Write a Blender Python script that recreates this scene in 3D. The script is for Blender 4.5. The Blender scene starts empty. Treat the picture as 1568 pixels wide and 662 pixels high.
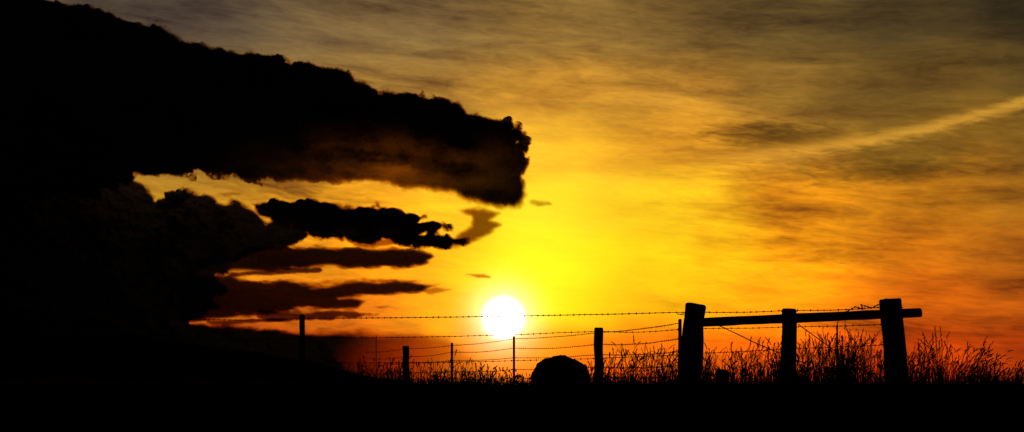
import bpy, math, random
import numpy as np
from mathutils import Vector, noise as mnoise
random.seed(7); rs=np.random.RandomState(11)
scene=bpy.context.scene
scene.view_settings.view_transform='Standard'; scene.view_settings.look='None'
scene.view_settings.exposure=0; scene.view_settings.gamma=1

# ------------------------------------------------ site survey -> world metres
F=1893.0; EYE=1.6; PITCH=math.atan(265/F)
cp,sp=math.cos(PITCH),math.sin(PITCH)
def site(px,py,d):
    cx=px-784.0; cy=331.0-py
    dy=F*cp-cy*sp; dz=F*sp+cy*cp
    return (cx*d/dy, d, EYE+dz*d/dy)
def azel(px,py):
    x,y,z=site(px,py,1.0); z-=EYE
    return math.degrees(math.atan2(x,y)), math.degrees(math.atan2(z,math.hypot(x,y)))
def lin(c):
    return tuple(((v/255)/12.92 if v/255<=0.04045 else ((v/255+0.055)/1.055)**2.4) for v in c)

# ------------------------------------------------ camera
cam=bpy.data.cameras.new('camera'); co=bpy.data.objects.new('camera',cam)
scene.collection.objects.link(co); scene.camera=co
co.location=(0,0,EYE); co.rotation_euler=(math.pi/2+PITCH,0,0)
cam.sensor_width=36; cam.lens=36*F/1568; cam.clip_end=30000; cam.clip_start=0.05

SUN_AZ,SUN_EL=azel(771,487)
# ------------------------------------------------ node helper
class NT:
    def __init__(s,t): s.t=t; s.n=t.nodes; s.l=t.links
    def new(s,ty,**k):
        n=s.n.new(ty)
        for a,b in k.items(): setattr(n,a,b)
        return n
    def put(s,sock,v):
        if isinstance(v,bpy.types.NodeSocket): s.l.new(v,sock)
        else: sock.default_value=v
    def m(s,op,a,b=0.0,c=None,clamp=False):
        n=s.new('ShaderNodeMath',operation=op,use_clamp=clamp)
        s.put(n.inputs[0],a); s.put(n.inputs[1],b)
        if c is not None: s.put(n.inputs[2],c)
        return n.outputs[0]
    def v(s,op,a,b=None,sc=None):
        n=s.new('ShaderNodeVectorMath',operation=op)
        s.put(n.inputs[0],a)
        if b is not None: s.put(n.inputs[1],b)
        if sc is not None: s.put(n.inputs['Scale'],sc)
        return n.outputs['Value'] if op in('DISTANCE','LENGTH','DOT_PRODUCT') else n.outputs[0]
    def comb(s,x,y,z=0.0):
        n=s.new('ShaderNodeCombineXYZ'); s.put(n.inputs[0],x); s.put(n.inputs[1],y); s.put(n.inputs[2],z); return n.outputs[0]
    def noise(s,vec,scale=1,detail=4,rough=.5,dist=0):
        n=s.new('ShaderNodeTexNoise'); s.put(n.inputs['Vector'],vec)
        n.inputs['Scale'].default_value=scale; n.inputs['Detail'].default_value=detail
        n.inputs['Roughness'].default_value=rough; n.inputs['Distortion'].default_value=dist
        return n.outputs[0]
    def rng(s,v,a,b,c=0.0,d=1.0,smooth=True):
        n=s.new('ShaderNodeMapRange',interpolation_type='SMOOTHSTEP' if smooth else 'LINEAR')
        s.put(n.inputs[0],v)
        for i,q in enumerate((a,b,c,d)): s.put(n.inputs[i+1],q)
        return n.outputs[0]
    def mix(s,f,a,b):
        n=s.new('ShaderNodeMix',data_type='RGBA'); s.put(n.inputs[0],f)
        for i,q in ((6,a),(7,b)):
            if isinstance(q,bpy.types.NodeSocket): s.l.new(q,n.inputs[i])
            else: n.inputs[i].default_value=(*q,1)
        return n.outputs[2]

# ------------------------------------------------ sky (world)
w=bpy.data.worlds.new('World'); scene.world=w; w.use_nodes=True
try:
    w.cycles.sampling_method='MANUAL'; w.cycles.sample_map_resolution=512
except Exception: pass
w.node_tree.nodes.clear(); N=NT(w.node_tree)
tc=N.new('ShaderNodeTexCoord'); sep=N.new('ShaderNodeSeparateXYZ'); N.l.new(tc.outputs['Generated'],sep.inputs[0])
X,Y,Z=sep.outputs
az=N.m('MULTIPLY',N.m('ARCTAN2',X,Y),57.29578)
el=N.m('MULTIPLY',N.m('ARCSINE',Z),57.29578)
P=N.comb(az,el)
warp=N.m('SUBTRACT',N.noise(P,0.13,3,.5),.5)
azw=N.m('ADD',az,N.m('MULTIPLY',warp,7.0)); elw=N.m('ADD',el,N.m('MULTIPLY',warp,2.5))
# elevation profiles of the evening sky for several bearings
ylist=[592,540,470,400,320,240,150,60,-100]
colsky=[
(250,[(120,24,4),(155,48,8),(195,92,12),(212,135,18),(180,125,28),(145,108,40),(112,86,46),(82,68,54),(55,47,42)]),
(600,[(165,28,3),(220,62,4),(250,122,6),(255,152,6),(254,168,18),(220,150,38),(168,122,48),(122,94,54),(72,60,44)]),
(830,[(248,58,0),(255,112,0),(255,225,5),(255,246,18),(255,228,34),(254,190,36),(208,144,42),(138,102,46),(76,60,36)]),
(1010,[(238,50,0),(255,108,0),(255,182,4),(255,210,8),(255,200,22),(242,164,34),(186,128,40),(122,90,40),(70,55,32)]),
(1200,[(210,40,1),(242,82,2),(253,136,4),(255,158,6),(244,150,12),(180,120,28),(138,98,34),(98,75,34),(58,46,28)]),
(1400,[(175,34,2),(212,64,4),(218,98,6),(210,112,8),(192,116,12),(130,90,22),(102,73,26),(70,54,27),(46,36,23)]),
(1590,[(138,30,4),(165,54,6),(175,78,8),(165,88,10),(150,92,16),(120,84,24),(80,60,24),(50,40,22),(34,27,18)])]
ELMAX=azel(784,-100)[1]
tpos=N.m('DIVIDE',elw,ELMAX,clamp=True)
base=None; prev=None
for (px,cl) in colsky:
    r=N.new('ShaderNodeValToRGB'); r.color_ramp.interpolation='EASE'
    N.l.new(tpos,r.inputs[0]); e_=r.color_ramp.elements
    st=[(max(0,azel(784,y)[1]/ELMAX),lin(c)) for y,c in zip(ylist,cl)]
    e_[0].position=st[0][0]; e_[0].color=(*st[0][1],1); e_[1].position=1; e_[1].color=(*st[-1][1],1)
    for p_,c_ in st[1:-1]:
        q=e_.new(p_); q.color=(*c_,1)
    a_=azel(px,400)[0]
    if base is None: base=r.outputs[0]
    else: base=N.mix(N.rng(azw,prev,a_),base,r.outputs[0])
    prev=a_
dim=N.m('MULTIPLY',N.rng(N.m('ABSOLUTE',az),26,75,1,.004),N.rng(el,22,60,1,.02))
dim=N.m('MULTIPLY',dim,N.rng(el,-1.5,0,.02,1))
# cirrus streaks, in bearing / elevation
ang=math.radians(5)
u=N.m('ADD',N.m('MULTIPLY',az,math.cos(ang)),N.m('MULTIPLY',el,-math.sin(ang)))
v=N.m('ADD',N.m('MULTIPLY',az,math.sin(ang)),N.m('MULTIPLY',el,math.cos(ang)))
n1=N.noise(N.comb(N.m('MULTIPLY',u,.14),N.m('MULTIPLY',v,.85)),1,6,.58,.6)
n2=N.noise(N.comb(N.m('MULTIPLY',u,1.0),N.m('MULTIPLY',v,4.6),3.3),1,4,.6,.7)
n3=N.noise(N.comb(N.m('MULTIPLY',az,.13),N.m('MULTIPLY',el,.3),7.1),1,2,.5,.4)
mod=N.m('ADD',N.m('MULTIPLY',N.m('SUBTRACT',n1,.5),2.3),N.m('MULTIPLY',N.m('SUBTRACT',n2,.5),.85))
mod=N.m('ADD',mod,N.m('MULTIPLY',N.m('SUBTRACT',n3,.5),1.5))
gd=N.v('DISTANCE',P,(*azel(850,410),0))
amp=N.rng(gd,2.0,11.5,.15,1.0)
mod=N.m('MULTIPLY',mod,amp)
modv=N.comb(N.m('MAXIMUM',N.m('ADD',1.0,mod),.22),N.m('MAXIMUM',N.m('ADD',1.0,N.m('MULTIPLY',mod,1.12)),.2),N.m('MAXIMUM',N.m('ADD',1.0,N.m('MULTIPLY',mod,.9)),.25))
base=N.v('MULTIPLY',base,modv)
def ell(px,py,rx,ry,tilt,inner=.1):
    a,e=azel(px,py); t=math.radians(tilt)
    da=N.m('SUBTRACT',az,a); de=N.m('SUBTRACT',el,e)
    uu=N.m('DIVIDE',N.m('ADD',N.m('MULTIPLY',da,math.cos(t)),N.m('MULTIPLY',de,math.sin(t))),rx)
    vv=N.m('DIVIDE',N.m('ADD',N.m('MULTIPLY',da,-math.sin(t)),N.m('MULTIPLY',de,math.cos(t))),ry)
    r=N.m('ADD',N.m('MULTIPLY',uu,uu),N.m('MULTIPLY',vv,vv))
    r=N.m('ADD',r,N.m('MULTIPLY',N.m('SUBTRACT',n2,.5),2.0))
    return N.rng(r,inner-.3,1.3,1.0,0.0)
dk=ell(1185,208,3.4,.75,-2)
dk2=ell(1340,264,4.4,.6,3)
base=N.v('SCALE',base,sc=N.m('SUBTRACT',1.0,N.m('MULTIPLY',dk,.55)))
base=N.v('SCALE',base,sc=N.m('SUBTRACT',1.0,N.m('MULTIPLY',dk2,.4)))
# contrail
a0,e0=azel(1120,245); a1,e1=azel(1575,155)
L=math.hypot(a1-a0,e1-e0); tx,ty=(a1-a0)/L,(e1-e0)/L
da=N.m('SUBTRACT',az,a0); de=N.m('SUBTRACT',el,e0)
al=N.m('ADD',N.m('MULTIPLY',da,tx),N.m('MULTIPLY',de,ty))
ac=N.m('ADD',N.m('MULTIPLY',da,-ty),N.m('MULTIPLY',de,tx))
bow=N.m('MULTIPLY',N.m('MULTIPLY',al,N.m('SUBTRACT',al,L)),.006)
ac=N.m('SUBTRACT',N.m('ADD',ac,N.m('MULTIPLY',N.m('SUBTRACT',n2,.5),.6)),bow)
ac=N.m('DIVIDE',ac,N.rng(al,0,L,.36,.25))
tr=N.m('EXPONENT',N.m('MULTIPLY',N.m('MULTIPLY',ac,ac),-1.0))
tr=N.m('MULTIPLY',tr,N.rng(al,-2.5,4,0,1)); tr=N.m('MULTIPLY',tr,N.rng(al,L+3,L+12,1,0))
tr=N.m('MULTIPLY',tr,N.rng(n1,.3,.6,.6,1))
base=N.v('ADD',base,N.v('SCALE',(0.46,0.22,0.02),sc=tr))
base=N.v('SCALE',base,sc=dim)
# sun aureole and overexposed disc
sd=N.v('DISTANCE',P,(SUN_AZ,SUN_EL,0))
glow=N.m('EXPONENT',N.m('MULTIPLY',sd,-.5))
base=N.v('ADD',base,N.v('SCALE',(1.0,0.60,0.02),sc=glow))
core=N.m('EXPONENT',N.m('MULTIPLY',N.m('MULTIPLY',sd,sd),-.75))
base=N.v('ADD',base,N.v('SCALE',(1.0,1.0,.9),sc=core))
disc=N.rng(sd,.55,1.15,1.0,0.0)
base=N.v('ADD',base,N.v('SCALE',(3.0,2.9,2.7),sc=disc))
lp=N.new('ShaderNodeBackground'); N.l.new(base,lp.inputs[0]); lp.inputs[1].default_value=1
sky=N.new('ShaderNodeTexSky',sky_type='NISHITA'); sky.sun_disc=False
sky.sun_elevation=math.radians(SUN_EL); sky.sun_rotation=math.radians(SUN_AZ)
bg=N.new('ShaderNodeBackground'); N.l.new(sky.outputs[0],bg.inputs[0]); bg.inputs[1].default_value=.0012
add=N.new('ShaderNodeAddShader'); N.l.new(lp.outputs[0],add.inputs[0]); N.l.new(bg.outputs[0],add.inputs[1])
out=N.new('ShaderNodeOutputWorld'); N.l.new(add.outputs[0],out.inputs[0])

# ------------------------------------------------ sun lamp
sl=bpy.data.lights.new('sun','SUN'); sl.energy=.4; sl.angle=math.radians(.5); sl.color=(1,.5,.2)
so=bpy.data.objects.new('sun',sl); scene.collection.objects.link(so)
sdv=Vector((math.sin(math.radians(SUN_AZ))*math.cos(math.radians(SUN_EL)),math.cos(math.radians(SUN_AZ))*math.cos(math.radians(SUN_EL)),math.sin(math.radians(SUN_EL))))
so.rotation_euler=sdv.to_track_quat('Z','Y').to_euler(); so.location=(0,60,30)

# ------------------------------------------------ materials
def mat(name,c1,c2,scale,rough=.9,stretch=(1,1,1),bump=.3,trans=0):
    m=bpy.data.materials.new(name); m.use_nodes=True; m.node_tree.nodes.clear(); n=NT(m.node_tree)
    t=n.new('ShaderNodeTexCoord'); mp=n.v('MULTIPLY',t.outputs['Object'],stretch)
    f=n.noise(mp,scale,6,.6,.3)
    mx=n.new('ShaderNodeMix',data_type='RGBA'); n.l.new(n.rng(f,.3,.7),mx.inputs[0])
    mx.inputs[6].default_value=(*c1,1); mx.inputs[7].default_value=(*c2,1)
    b=n.new('ShaderNodeBsdfPrincipled'); n.l.new(mx.outputs[2],b.inputs['Base Color']); b.inputs['Roughness'].default_value=rough
    b.inputs['Specular IOR Level'].default_value=.0 if rough>=.9 else .15
    bp=n.new('ShaderNodeBump'); bp.inputs['Strength'].default_value=bump; n.l.new(f,bp.inputs['Height']); n.l.new(bp.outputs[0],b.inputs['Normal'])
    o=n.new('ShaderNodeOutputMaterial'); sh=b.outputs[0]
    if trans:
        tr_=n.new('ShaderNodeBsdfTranslucent'); n.l.new(mx.outputs[2],tr_.inputs[0])
        ms=n.new('ShaderNodeMixShader'); ms.inputs[0].default_value=trans
        n.l.new(sh,ms.inputs[1]); n.l.new(tr_.outputs[0],ms.inputs[2]); sh=ms.outputs[0]
    n.l.new(sh,o.inputs[0]); return m
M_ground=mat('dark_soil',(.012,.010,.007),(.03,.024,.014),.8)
M_grass=mat('dry_grass',(.03,.022,.01),(.07,.05,.022),3,trans=.12)
M_wood=mat('weathered_wood',(.06,.045,.03),(.14,.11,.08),9,stretch=(3,3,.3),bump=.6)
M_wire=mat('rusty_wire',(.05,.03,.02),(.12,.07,.05),20,rough=.6)
M_rock=mat('boulder_stone',(.10,.09,.08),(.2,.18,.15),4,bump=.8)
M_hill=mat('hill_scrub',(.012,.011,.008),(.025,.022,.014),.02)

def mkobj(name,verts,faces,material,parent=None,smooth=False):
    me=bpy.data.meshes.new(name); me.from_pydata(verts,[],faces); me.update()
    if smooth: me.polygons.foreach_set('use_smooth',[True]*len(me.polygons))
    o=bpy.data.objects.new(name,me); scene.collection.objects.link(o); me.materials.append(material)
    if parent: o.parent=parent
    return o
def empty(name,loc=(0,0,0)):
    o=bpy.data.objects.new(name,None); scene.collection.objects.link(o); o.location=loc; o.empty_display_size=.3; return o

# ------------------------------------------------ ground
def sst(a,b,x):
    t=min(1,max(0,(x-a)/(b-a))); return t*t*(3-2*t)
def gz(x,y):
    z=1.66*sst(-2,19,y)
    z-=1.9*sst(55,160,y)
    near=1-sst(60,120,abs(y))
    z+=near*.05*mnoise.noise(Vector((x*.35,y*.35,0)))*sst(3,10,y)+near*.03*mnoise.noise(Vector((x*1.3,y*1.3,4)))
    return z
xs=sorted(set([round(v,3) for v in list(np.arange(-30,30.01,.3))]+[s*d for s in(-1,1) for d in (34,40,50,65,90,130,200,350,600,1000,2000,4000,8000)]))
ys=list(np.arange(-10,60,.4))+[64,70,78,88,100,120,145,180,250,400,700,1200,2500,5000,9000]
ys=[-8000,-2000,-500,-100,-40,-20]+ys
gv=[(x,y,gz(x,y)) for y in ys for x in xs]; nx=len(xs)
gf=[(j*nx+i,j*nx+i+1,(j+1)*nx+i+1,(j+1)*nx+i) for j in range(len(ys)-1) for i in range(nx-1)]
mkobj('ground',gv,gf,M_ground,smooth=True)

# ------------------------------------------------ hill on the left
prof=[(-500,500),(-200,505),(0,510),(150,515),(280,525),(400,540),(500,560),(580,578),(660,592),(720,604)]
hv=[];hf=[]; cols=240
for i in range(cols):
    px=-500+1220*i/(cols-1); py=np.interp(px,[p[0] for p in prof],[p[1] for p in prof])
    x,_,z=site(px,py,700); z+=1.6*mnoise.fractal(Vector((x*.03,0,0)),1,2,5)
    for k,t in enumerate(np.linspace(-1,1,13)):
        yy=700+t*220; zz=-3+(z+3)*max(0,math.cos(t*math.pi/2))**1.3+ (0 if abs(t)==1 else .8*mnoise.noise(Vector((x*.02,yy*.02,1))))
        if t==1 or t==-1: zz=-3
        hv.append((x,yy,zz))
for i in range(cols-1):
    for k in range(12): a=i*13+k; hf.append((a,a+13,a+14,a+1))
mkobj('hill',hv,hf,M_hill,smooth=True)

# ------------------------------------------------ clouds
T=rs.rand(256,256); TX=rs.rand(256,256); TY=rs.rand(256,256)
def vn(x,y):
    xi=np.floor(x).astype(int); yi=np.floor(y).astype(int); fx=x-xi; fy=y-yi
    fx=fx*fx*(3-2*fx); fy=fy*fy*(3-2*fy); g=lambda a,b:T[a%256,b%256]
    return (g(xi,yi)*(1-fx)+g(xi+1,yi)*fx)*(1-fy)+(g(xi,yi+1)*(1-fx)+g(xi+1,yi+1)*fx)*fy
def fbm(x,y,o=5,r=.5):
    s=0;a=1;t=0
    for i in range(o):
        c_,s_=math.cos(.6*i),math.sin(.6*i)
        s=s+a*vn((x*c_-y*s_)*2**i+17*i,(x*s_+y*c_)*2**i+31*i); t+=a; a*=r
    return s/t
def wor(x,y):
    xi=np.floor(x).astype(int); yi=np.floor(y).astype(int); best=np.full(x.shape,9.)
    for a in(-1,0,1):
        for b in(-1,0,1):
            cx=xi+a; cy=yi+b
            dx=cx+TX[cx%256,cy%256]-x; dy=cy+TY[cx%256,cy%256]-y
            best=np.minimum(best,dx*dx+dy*dy)
    return np.sqrt(best)
def sdf(px,py,poly):
    d=np.full(px.shape,1e12); ins=np.zeros(px.shape,bool); n=len(poly)
    for i in range(n):
        ax,ay=poly[i]; bx,by=poly[(i+1)%n]; ex,ey=bx-ax,by-ay
        t=np.clip(((px-ax)*ex+(py-ay)*ey)/(ex*ex+ey*ey+1e-9),0,1)
        d=np.minimum(d,(px-ax-t*ex)**2+(py-ay-t*ey)**2)
        c=((ay>py)!=(by>py))
        xx=ex*(py-ay)/(ey if ey!=0 else 1e-9)+ax
        ins^=c&(px<xx)
    d=np.sqrt(d); return np.where(ins,d,-d)
def cloud_mat(name,c):
    m=bpy.data.materials.new(name); m.use_nodes=True; m.node_tree.nodes.clear(); n=NT(m.node_tree)
    at=n.new('ShaderNodeAttribute',attribute_name='vapour_cover')
    tcx=n.new('ShaderNodeTexCoord'); f=n.noise(tcx.outputs['Object'],.02,4,.6)
    col=n.mix(f,[v*.7 for v in c],c)
    df=n.new('ShaderNodeBsdfDiffuse'); n.l.new(col,df.inputs[0]); t=n.new('ShaderNodeBsdfTransparent')
    n.l.new(n.mix(n.rng(at.outputs['Fac'],0,.5),(1,1,1),(1,.72,.42)),t.inputs[0])
    ms=n.new('ShaderNodeMixShader'); n.l.new(at.outputs['Fac'],ms.inputs[0]); n.l.new(t.outputs[0],ms.inputs[1]); n.l.new(df.outputs[0],ms.inputs[2])
    o=n.new('ShaderNodeOutputMaterial'); n.l.new(ms.outputs[0],o.inputs[0]); return m
M_cloud=cloud_mat('cloud_vapour',(.34,.34,.39))
def cloud(name,poly,D,step=1.7,warp=14,puff=9,soft=5,amax=1.0,sx=1.0,softfn=None,afn=None,margin=24,seed=0,bias=0.0,edge=0.0):
    P_=np.array(poly,float); x0,y0=P_.min(0)-margin; x1,y1=P_.max(0)+margin
    gx=np.arange(x0,x1,step); gy=np.arange(y0,y1,step); X_,Y_=np.meshgrid(gx,gy)
    o=seed*13.7
    wx=(fbm(X_/45/sx+o,Y_/32,5,.5)-.5)*2*warp*sx; wy=(fbm(X_/45/sx+50+o,Y_/32+9,5,.5)-.5)*2*warp
    s0=sdf(X_+wx,Y_+wy,poly)+bias
    wq=(fbm(X_/12+o,Y_/12,3)-.5); wq2=(fbm(X_/9+o,Y_/9+40,3)-.5)
    vary=.3+1.4*ss(.35,.7,fbm(X_/60+o+3,Y_/60,3))
    pf=((.5-wor((X_+wq*16)/(44*sx)+o+7,(Y_+wq2*16)/36))*puff*1.5+(.55-wor((X_+wq*12)/(20*sx)+o,(Y_+wq2*12)/17))*puff*1.0+(.55-wor((X_+wq*6)/(9*sx)+o,(Y_+wq2*6)/8+5))*puff*.5)*vary+(fbm(X_/(6*sx),Y_/6,4,.7)-.5)*puff*.7
    s=s0+pf
    if edge: s=s+(fbm(X_/(22*sx)+o,Y_/7+2,5,.6)-.5)*edge
    # no loose crumbs outside the body of the cloud
    s=s-2.2*np.clip(-s0-3.5,0,50)
    so_=soft if softfn is None else softfn(X_,Y_)
    a=np.clip(s/so_,0,1); a=a*a*(3-2*a)*amax
    if afn is not None: a=a*afn(X_,Y_)
    a=1-np.sqrt(1-np.clip(a,0,1))  # two shells
    th=np.sqrt(np.clip(s,0,260))*D/F*3.0+np.clip(pf,-8,15)*D/F*2.0*(s>0)
    th=np.maximum(th,0)+.01
    cx=X_-784; cy=331-Y_; dy=F*cp-cy*sp; dz=F*sp+cy*cp
    wX=cx*D/dy; wZ=EYE+dz*D/dy
    H,W=X_.shape; keep=a>.002
    fk=keep[:-1,:-1]|keep[1:,:-1]|keep[:-1,1:]|keep[1:,1:]
    idx=np.arange(H*W).reshape(H,W)
    q=np.stack([idx[:-1,:-1],idx[:-1,1:],idx[1:,1:],idx[1:,:-1]],-1)[fk]
    vf=np.stack([wX,D-th,wZ],-1).reshape(-1,3); vb=np.stack([wX,D+th*.8,wZ],-1).reshape(-1,3)
    allq=np.concatenate([q[:, ::-1],q+H*W]); used,inv=np.unique(allq,return_inverse=True)
    V=np.concatenate([vf,vb])[used]; A=np.concatenate([a.ravel(),a.ravel()])[used]; Q=inv.reshape(-1,4)
    c0=V.mean(0); V=V-c0
    me=bpy.data.meshes.new(name); me.vertices.add(len(V)); me.vertices.foreach_set('co',V.astype(np.float32).ravel())
    me.loops.add(len(Q)*4); me.loops.foreach_set('vertex_index',Q.ravel().astype(np.int32))
    me.polygons.add(len(Q)); me.polygons.foreach_set('loop_start',np.arange(0,len(Q)*4,4,dtype=np.int32))
    me.polygons.foreach_set('use_smooth',np.ones(len(Q),bool))
    me.update(calc_edges=True); me.validate()
    at=me.attributes.new('vapour_cover','FLOAT','POINT'); at.data.foreach_set('value',A.astype(np.float32))
    me.materials.append(M_cloud)
    ob=bpy.data.objects.new(name,me); scene.collection.objects.link(ob); ob.location=c0; return ob
ss=lambda a,b,x:(lambda t:t*t*(3-2*t))(np.clip((x-a)/(b-a),0,1))
main=[(-420,-160),(-40,-60),(60,-8),(120,6),(180,27),(240,42),(285,62),(330,73),(385,82),(440,91),(520,103),(545,121),(590,136),(640,146),(690,151),(712,171),(760,185),(802,201),
(809,235),(803,268),(809,295),(797,320),(760,320),(715,306),(690,298),(600,290),(560,284),(500,289),(440,278),(390,273),(330,270),(260,268),(200,266),(150,300),(-420,330)]
def msoft(x,y): return 6+8*ss(240,290,y)*ss(380,520,x)
def ma(x,y):
    thin=np.exp(-((x-590)/120)**2-((y-262)/34)**2)*ss(.25,.85,fbm(x/55,y/20,5,.5))
    return 1-.22*np.clip(thin,0,1)
cloud('storm_cloud',main,2000,1.5,9,6.5,softfn=msoft,afn=ma,seed=1,edge=5,bias=2)
left=[(-420,230),(150,230),(195,266),(222,280),(236,303),(290,296),(340,301),(388,316),(410,340),(460,348),(482,360),(455,382),(385,388),(345,402),(330,422),(345,440),(330,470),(305,484),(292,492),(400,500),(490,520),(520,560),(560,612),(-420,612)]
cloud('storm_cloud',left,2100,1.7,12,6,soft=8,seed=2,edge=10,bias=2)
low=[(270,488),(400,498),(560,501),(640,498),(690,512),(725,535),(770,575),(780,612),(270,612)]
cloud('low_cloud_bank',low,2300,2.0,7,3,soft=20,sx=2,seed=3,edge=12,afn=lambda x,y:1-.74*ss(500,770,x+.5*(y-540)))
bands=[
([(392,314),(440,306),(500,310),(520,317),(570,314),(620,325),(652,329),(640,338),(688,343),(655,351),(640,357),(650,362),(700,362),(722,356),(712,372),(690,381),(640,380),(600,369),(540,369),(500,363),(440,349),(398,330)],1,1.0,6,2.5),
([(702,322),(740,319),(768,327),(750,338),(768,345),(748,360),(712,378),(690,380),(700,362),(722,345),(722,332)],1,.8,10,4),
([(300,402),(380,384),(450,379),(520,377),(600,380),(660,391),(650,403),(610,415),(570,410),(480,409),(400,414),(300,420)],2,.99,7,2.5),
([(350,417),(420,413),(492,413),(490,418),(420,422),(350,422)],2,.9,4,2.5),
([(280,425),(350,420),(400,431),(480,434),(600,431),(668,437),(645,450),(560,451),(522,457),(560,463),(548,470),(480,472),(430,477),(380,484),(280,490)],2,.98,8,3),
([(400,480),(500,477),(576,480),(480,487),(400,487)],2,.9,5,2.5),
([(806,307),(842,309),(852,315),(825,316)],2,.5,6,2),
([(712,421),(740,422),(750,425),(730,426)],2,.6,4,2),
([(540,374),(590,366),(612,371),(570,379)],2,.7,4,2),
([(285,488),(340,490),(430,493),(340,494)],2,.8,4,2),
([(640,442),(668,440),(690,443),(660,449)],2,.5,5,2),
([(570,470),(592,468),(600,471),(580,474)],2,.6,4,1),
([(330,296),(352,293),(368,297),(345,300)],2,.4,4,2),
]
for i,(p,sx,am,so_,bi) in enumerate(bands):
    small=(max(q[0] for q in p)-min(q[0] for q in p))<130
    cloud('cumulus_cloud',p,1900-12*i,1.4,3 if small else 7,2 if small else 4,soft=so_,amax=am,sx=sx,seed=4+i,bias=bi,edge=6 if small else 10)

# ------------------------------------------------ posts / logs / tubes
def log(name,p0,p1,r0,r1,material,parent=None,seed=0,rough=.08,seg=16,rings=14,cap_tilt=0.0,flat=0.0):
    p0=Vector(p0);p1=Vector(p1); ax=(p1-p0).normalized()
    up=Vector((0,1,0)) if abs(ax.y)<.9 else Vector((1,0,0)); e1=ax.cross(up).normalized(); e2=ax.cross(e1)
    vs=[];fs=[]; Ln=(p1-p0).length
    ts=list(np.linspace(0,1,rings)); ts[-1]=1; ts.insert(-1,1-.02/Ln)
    for k,t in enumerate(ts):
        r=r0+(r1-r0)*t
        if k==len(ts)-1: r*=.86
        bend=Vector((mnoise.noise(Vector((t*1.7,seed,0))),mnoise.noise(Vector((t*1.7,seed,5))),0))*r0*.35*math.sin(math.pi*t)
        c=p0+(p1-p0)*t+bend
        for s in range(seg):
            a=2*math.pi*s/seg
            rr=r*(1+rough*mnoise.noise(Vector((math.cos(a)*1.5,math.sin(a)*1.5,t*Ln*2.5+seed*7)))*2+rough*.5*mnoise.noise(Vector((math.cos(a)*5,math.sin(a)*5,t*Ln*.8+seed))))
            q=c+e1*math.cos(a)*rr+e2*math.sin(a)*rr
            if k>=len(ts)-2: q+=ax*(cap_tilt*math.cos(a)*r + .012*mnoise.noise(Vector((a*2,seed,3))))
            vs.append(q)
    R=len(ts)
    for k in range(R-1):
        for s in range(seg): fs.append((k*seg+s,k*seg+(s+1)%seg,(k+1)*seg+(s+1)%seg,(k+1)*seg+s))
    vs.append(sum((vs[(R-1)*seg+s] for s in range(seg)),Vector())/seg+ax*.004); c=len(vs)-1
    for s in range(seg): fs.append(((R-1)*seg+s,(R-1)*seg+(s+1)%seg,c))
    vs.append(p0.copy()); c=len(vs)-1
    for s in range(seg): fs.append((s,c,(s+1)%seg))
    return mkobj(name,vs,fs,material,parent,smooth=False)
def px2m(n,d): return n*d/F/cp
fence=empty('wire_fence')
brace=empty('fence_corner_brace')
def P3(px,py,d): return Vector(site(px,py,d))
log('corner_post',P3(1053,606,21),P3(1066,466,21),px2m(17.5,21),px2m(15.5,21),M_wood,brace,1,cap_tilt=.06)
log('brace_post',P3(1208,606,20.8),P3(1208,473,20.8),px2m(12.5,20.8),px2m(10.8,20.8),M_wood,brace,2,rough=.06)
log('end_post',P3(1377,606,20.3),P3(1363,458,20.3),px2m(17.5,20.3),px2m(16,20.3),M_wood,brace,3,rough=.05)
log('rail',P3(1060,494.5,21.3),P3(1411,479,20.75),px2m(6.8,21),px2m(7.2,20.7),M_wood,brace,4,rough=.07)
log('low_stub',P3(1105,606,22),P3(1106,566,22),px2m(11,22),px2m(9.5,22),M_wood,brace,5,cap_tilt=.1)
log('side_stake',P3(1041,606,21.5),P3(1041,489,21.5),px2m(3,21),px2m(2.6,21),M_wood,brace,6)
posts=[(463,482,22.3,4.2),(917,502,27,7),(622,530,38.7,5.2)]
for i,(x,y,d,r) in enumerate(posts):
    log('wood_post_%d'%(i+1),P3(x,606,d),P3(x-.5,y,d),px2m(r,d),px2m(r*.94,d),M_wood,fence,10+i)
def tpost(name,px,py,d,wd=.045):
    t=P3(px,py,d); b=P3(px,606,d); vs=[];fs=[]
    prof=[(-wd/2,0),(wd/2,0),(wd/2,.008),(.005,.008),(.005,.05),(-.005,.05),(-.005,.008),(-wd/2,.008)]
    for q in (b,t):
        for (a,c) in prof: vs.append((q.x+a,q.y+c,q.z))
    for s in range(8): fs.append((s,(s+1)%8,8+(s+1)%8,8+s))
    fs.append(tuple(range(8,16)))
    z=b.z+.1
    while z<t.z-.03:
        k=len(vs)
        for (a,c,e) in ((-.008,-.015,0),(.008,-.015,0),(.008,0,0),(-.008,0,0),(-.008,-.015,.02),(.008,-.015,.02),(.008,0,.02),(-.008,0,.02)): vs.append((t.x+a,t.y+c,z+e))
        fs+= [(k,k+1,k+5,k+4),(k+1,k+2,k+6,k+5),(k+3,k,k+4,k+7),(k+4,k+5,k+6,k+7),(k,k+3,k+2,k+1)]
        z+=.055
    return mkobj(name,vs,fs,M_wire,fence)
tpost('steel_post_1',787,515,31.5,.06); tpost('steel_post_2',692,525,36,.07); tpost('steel_post_3',1282,497,22.5,.03)
tpost('steel_post_4',576,514,45,.03)

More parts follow.
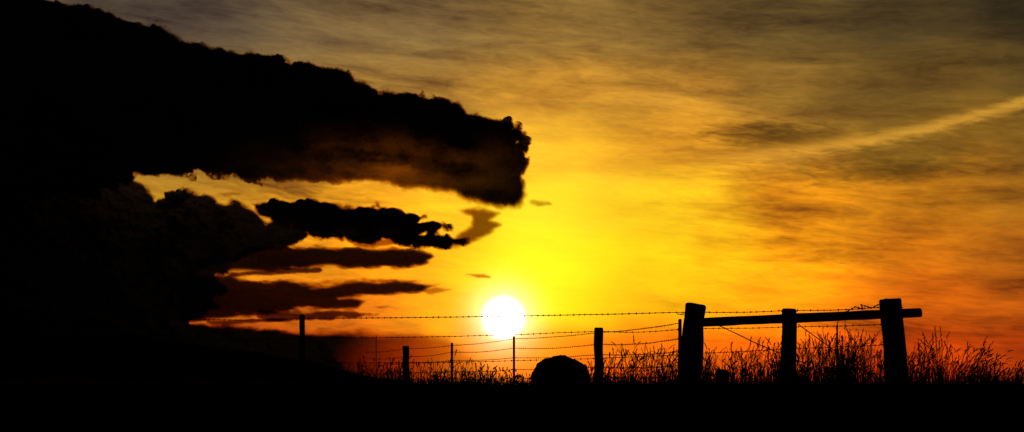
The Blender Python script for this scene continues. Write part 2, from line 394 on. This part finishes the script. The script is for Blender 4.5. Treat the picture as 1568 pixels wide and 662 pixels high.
# barbed wire
def wire(name,pts,r,parent,sag=.03,barb=.11,barblen=.022):
    vs=[];fs=[]; path=[]
    for a,b in zip(pts[:-1],pts[1:]):
        n=max(6,int((b-a).length/.25))
        for i in range(n):
            t=i/n; p=a.lerp(b,t); p=p+Vector((0,0,-sag*4*t*(1-t)+.006*mnoise.noise(Vector((p.x*1.5,p.y,p.z*9))))); path.append(p)
    path.append(pts[-1])
    seg=5
    def tube(pp,rr,seg):
        k0=len(vs)
        for i,p in enumerate(pp):
            d=(pp[min(i+1,len(pp)-1)]-pp[max(i-1,0)]).normalized(); e1=d.cross(Vector((0,0,1)))
            e1=e1.normalized() if e1.length>.01 else Vector((1,0,0)); e2=d.cross(e1)
            for s in range(seg):
                a=2*math.pi*s/seg; vs.append(p+e1*math.cos(a)*rr+e2*math.sin(a)*rr)
        for i in range(len(pp)-1):
            for s in range(seg): fs.append((k0+i*seg+s,k0+i*seg+(s+1)%seg,k0+(i+1)*seg+(s+1)%seg,k0+(i+1)*seg+s))
    tube(path,r,seg)
    if barb:
        acc_=0
        for a,b in zip(path[:-1],path[1:]):
            L_=(b-a).length
            while acc_<L_:
                c=a.lerp(b,acc_/L_); ax=(b-a).normalized()
                for q in range(2):
                    th=random.random()*math.pi; v1=(Vector((0,0,1))*math.sin(th)+Vector((0,1,0))*math.cos(th)+ax*.3*(1-2*q)).normalized()*barblen
                    tube([c-v1,c+v1],r*.6,3)
                tube([c-ax*.012,c+ax*.012],r*1.7,5)
                acc_+=barb*random.uniform(.85,1.15)
            acc_-=L_
    return mkobj(name,vs,fs,M_wire,parent)
W=lambda l,d=None:[P3(*q) for q in l]
k=0
runs=[
([(1345,471,20.1),(1208,475.5,20.6),(1060,478,20.75),(463,488,22.1),(290,489,22.8),(60,486,23.5)],.0065,.02),
([(1038,505,21.2),(917,507.5,22),(463,518,22.3),(60,520,23.5)],.0055,.03),
([(1038,544,21.2),(463,556,22.3),(60,560,23.5)],.005,.04),
([(1040,495,21.2),(917,509,26.9),(787,519,31.4),(692,529,36),(622,534,38.6),(560,540,42)],.006,.03),
([(1038,519,21.2),(917,527,26.9),(787,533,31.4),(692,539,36),(622,546,38.6),(560,549,42)],.006,.05),
([(1038,539,21.2),(917,543,26.9),(787,548,31.4),(692,552,36),(622,556,38.6),(560,560,42)],.006,.03),
([(1038,560,21.2),(917,562,26.9),(787,566,31.4),(692,569,36),(622,570,38.6),(560,573,42)],.006,.03),
([(1038,576,21.2),(917,577,26.9),(787,579,31.4),(692,580,36),(622,581,38.6),(560,583,42)],.006,.03),
([(1070,503,20.9),(1208,501,20.6),(1355,497,20.1)],.0055,.01),
([(1070,541,20.9),(1208,534,20.6),(1357,528,20.1)],.0055,.01),
]
for pl,r,sg in runs:
    k+=1; wire('barbed_wire_%d'%k,W(pl),r,fence,sag=sg)
wire('brace_wire_1',W([(1078,490,20.9),(1108,502,20.7),(1160,527,20.6),(1240,560,20.5)]),.009,brace,sag=0,barb=0)
wire('brace_wire_2',W([(1222,497,20.6),(1300,553,20.4),(1356,588,20.3)]),.009,brace,sag=0,barb=0)
wire('tie_wire',W([(1295,478,20.2),(1310,470,20.1),(1322,474,20.1),(1318,467,20.1),(1335,472,20.1),(1346,466,20.1),(1352,472,20.05)]),.008,brace,sag=0,barb=.06)
for (x,y,w_,d,nm) in ((1054,481,17,21,'staple_wrap_1'),(1208,477,12,20.8,'staple_wrap_2'),(1365,471,17.5,20.3,'staple_wrap_3')):
    c=P3(x,y,d); r=px2m(w_,d)
    wire(nm,[c+Vector((math.cos(a)*r,math.sin(a)*r,.01*math.sin(3*a))) for a in np.linspace(0,2*math.pi,13)],.006,brace,sag=0,barb=0)

# ------------------------------------------------ boulder
import bmesh
bm=bmesh.new(); bmesh.ops.create_icosphere(bm,subdivisions=5,radius=1)
for v_ in bm.verts:
    p=v_.co.copy(); n_=p.normalized()
    x,y,z=n_; sq=lambda a,e:math.copysign(abs(a)**e,a)
    p=Vector((sq(x,.85),sq(y,.85),sq(z,.9)))
    f=1+.12*mnoise.noise(n_*1.6+Vector((3,1,2)))+.07*mnoise.noise(n_*4)+.03*mnoise.noise(n_*11)
    p*=f
    if z>0: p.z*= 1+.07*math.exp(-((x-.05)/.25)**2) - .05*math.exp(-((x+.28)/.10)**2)-.12*max(0,x-.3)
    v_.co=p
me=bpy.data.meshes.new('boulder'); bm.to_mesh(me); bm.free(); me.materials.append(M_rock)
me.polygons.foreach_set('use_smooth',[True]*len(me.polygons))
bo=bpy.data.objects.new('boulder',me); scene.collection.objects.link(bo)
bo.location=P3(858,588,24); s_=24/F; bo.scale=(43*s_,40*s_,43*s_)

# ------------------------------------------------ grass
gv=[];gfc=[]
def blade_tube(path,rads,seg=3):
    k0=len(gv)
    for p,r in zip(path,rads):
        for s in range(seg):
            a=2*math.pi*s/seg+.4; gv.append((p[0]+math.cos(a)*r,p[1]+math.sin(a)*r,p[2]))
    for i in range(len(path)-1):
        for s in range(seg): gfc.append((k0+i*seg+s,k0+i*seg+(s+1)%seg,k0+(i+1)*seg+(s+1)%seg,k0+(i+1)*seg+s))
def lump(c,ax,l,r):
    k0=len(gv); e1=Vector((1,0,0))-ax*ax.x; e1=e1.normalized() if e1.length>.1 else Vector((0,1,0)); e2=ax.cross(e1)
    gv.append(tuple(c-ax*l*.5)); gv.append(tuple(c+ax*l*.5))
    for s in range(4):
        a=s*math.pi/2; gv.append(tuple(c+e1*math.cos(a)*r+e2*math.sin(a)*r-ax*l*.1))
    for s in range(4):
        gfc.append((k0,k0+2+(s+1)%4,k0+2+s)); gfc.append((k0+1,k0+2+s,k0+2+(s+1)%4))
def stem(x,y,h,lean,seed_head=True,rad=.0035):
    z0=gz(x,y)-.03; la=random.gauss(0,.5); n=6; path=[]; rads=[]
    for i in range(n+1):
        t=i/n; path.append(Vector((x+lean*h*t**2.2*math.cos(la),y+lean*h*t**2.2*math.sin(la)*.5,z0+h*(t-.18*abs(lean)*t**3)))); rads.append(rad*(1-.5*t))
    blade_tube(path,rads)
    if seed_head:
        a=path[-2];b=path[-1]; L_=random.uniform(.09,.2)*min(1,h+.2); ax=(b-a).normalized(); m=random.randint(7,12)
        droop=Vector((lean*.8,0,-abs(lean)*.5))
        for j in range(m):
            t=j/m; d_=(ax+droop*t).normalized(); c=b+d_*(t-.25)*L_
            sp_=random.uniform(.004,.012)*(1-.6*abs(t-.35)); s1=Vector((random.choice((-1,1)),random.uniform(-1,1),.3)).normalized()
            lump(c+s1*sp_,(d_+s1*.35).normalized(),random.uniform(.025,.04),random.uniform(.006,.010))
    for j in range(random.randint(0,3)):
        t=random.uniform(.1,.6); b=path[int(t*n)]; dr=random.choice((-1,1))*random.uniform(.5,1); l=random.uniform(.12,.3)*min(1,h+.2)
        pp=[b+Vector((dr*l*u_*.6,0,l*(u_-.75*u_*u_))) for u_ in (0,.33,.66,1)]
        blade_tube(pp,[.005,.0055,.004,.001])
env=[(480,.12),(520,.28),(560,.42),(600,.42),(640,.46),(680,.48),(720,.4),(760,.3),(810,.28),(850,.25),(890,.4),(930,.58),(960,.68),(1000,.7),(1035,.6),(1060,.52),(1090,.66),(1120,.68),(1160,.74),(1200,.7),(1230,.76),(1260,.82),(1300,.9),(1335,.94),(1365,.62),(1390,.58),(1410,.84),(1440,.86),(1465,.6),(1480,.74),(1510,.68),(1530,.34),(1560,.48),(1600,.3)]
ex=[e[0] for e in env]; ey=[e[1] for e in env]
clumps=[random.uniform(500,1600) for _ in range(90)]+[1412,1430,1442,1490,1508,1555,1300,1325]
cnt=0
while cnt<3900:
    if random.random()<.6: px=random.choice(clumps)+random.gauss(0,8)
    else: px=random.uniform(470,1620)
    if px<470 or px>1640: continue
    d=random.uniform(20.5,30) if px>900 else random.uniform(23,42)
    if px<900 and random.random()<.25: continue
    H_=np.interp(px,ex,ey)*(1.15 if px<900 else 1.0)
    h=H_*(random.random()**1.2*.9+.24)*(1 if d<26 else 1.08)
    x,_,_=site(px,590,d)
    ln=random.gauss(.06,.22)+(.25 if px>1450 else 0)
    stem(x,d,h,ln,random.random()<.75,rad=random.uniform(.0045,.007)*(d/24)); cnt+=1
mkobj('tall_grass',gv,gfc,M_grass)
gv=[];gfc=[]
for _ in range(15000):
    y=19.0+abs(random.gauss(0,4)) if random.random()<.6 else random.uniform(7,45)
    x=random.uniform(-.46,.46)*(y+2); z=gz(x,y)-.01; h=random.uniform(.04,.15)*(.6+.8*max(0,.5+mnoise.noise(Vector((x*.9,y*.4,2)))))
    dx=random.gauss(0,.4)*h; dy=random.gauss(0,.3)*h; r=.004; k0=len(gv)
    gv+=[(x-r,y,z),(x+r,y+.002,z),(x+dx*.4+r*.7,y+dy*.4,z+h*.6),(x+dx*.4-r*.7,y+dy*.4,z+h*.6),(x+dx,y+dy,z+h)]
    gfc+=[(k0,k0+1,k0+2,k0+3),(k0+3,k0+2,k0+4)]
mkobj('short_grass',gv,gfc,M_grass)
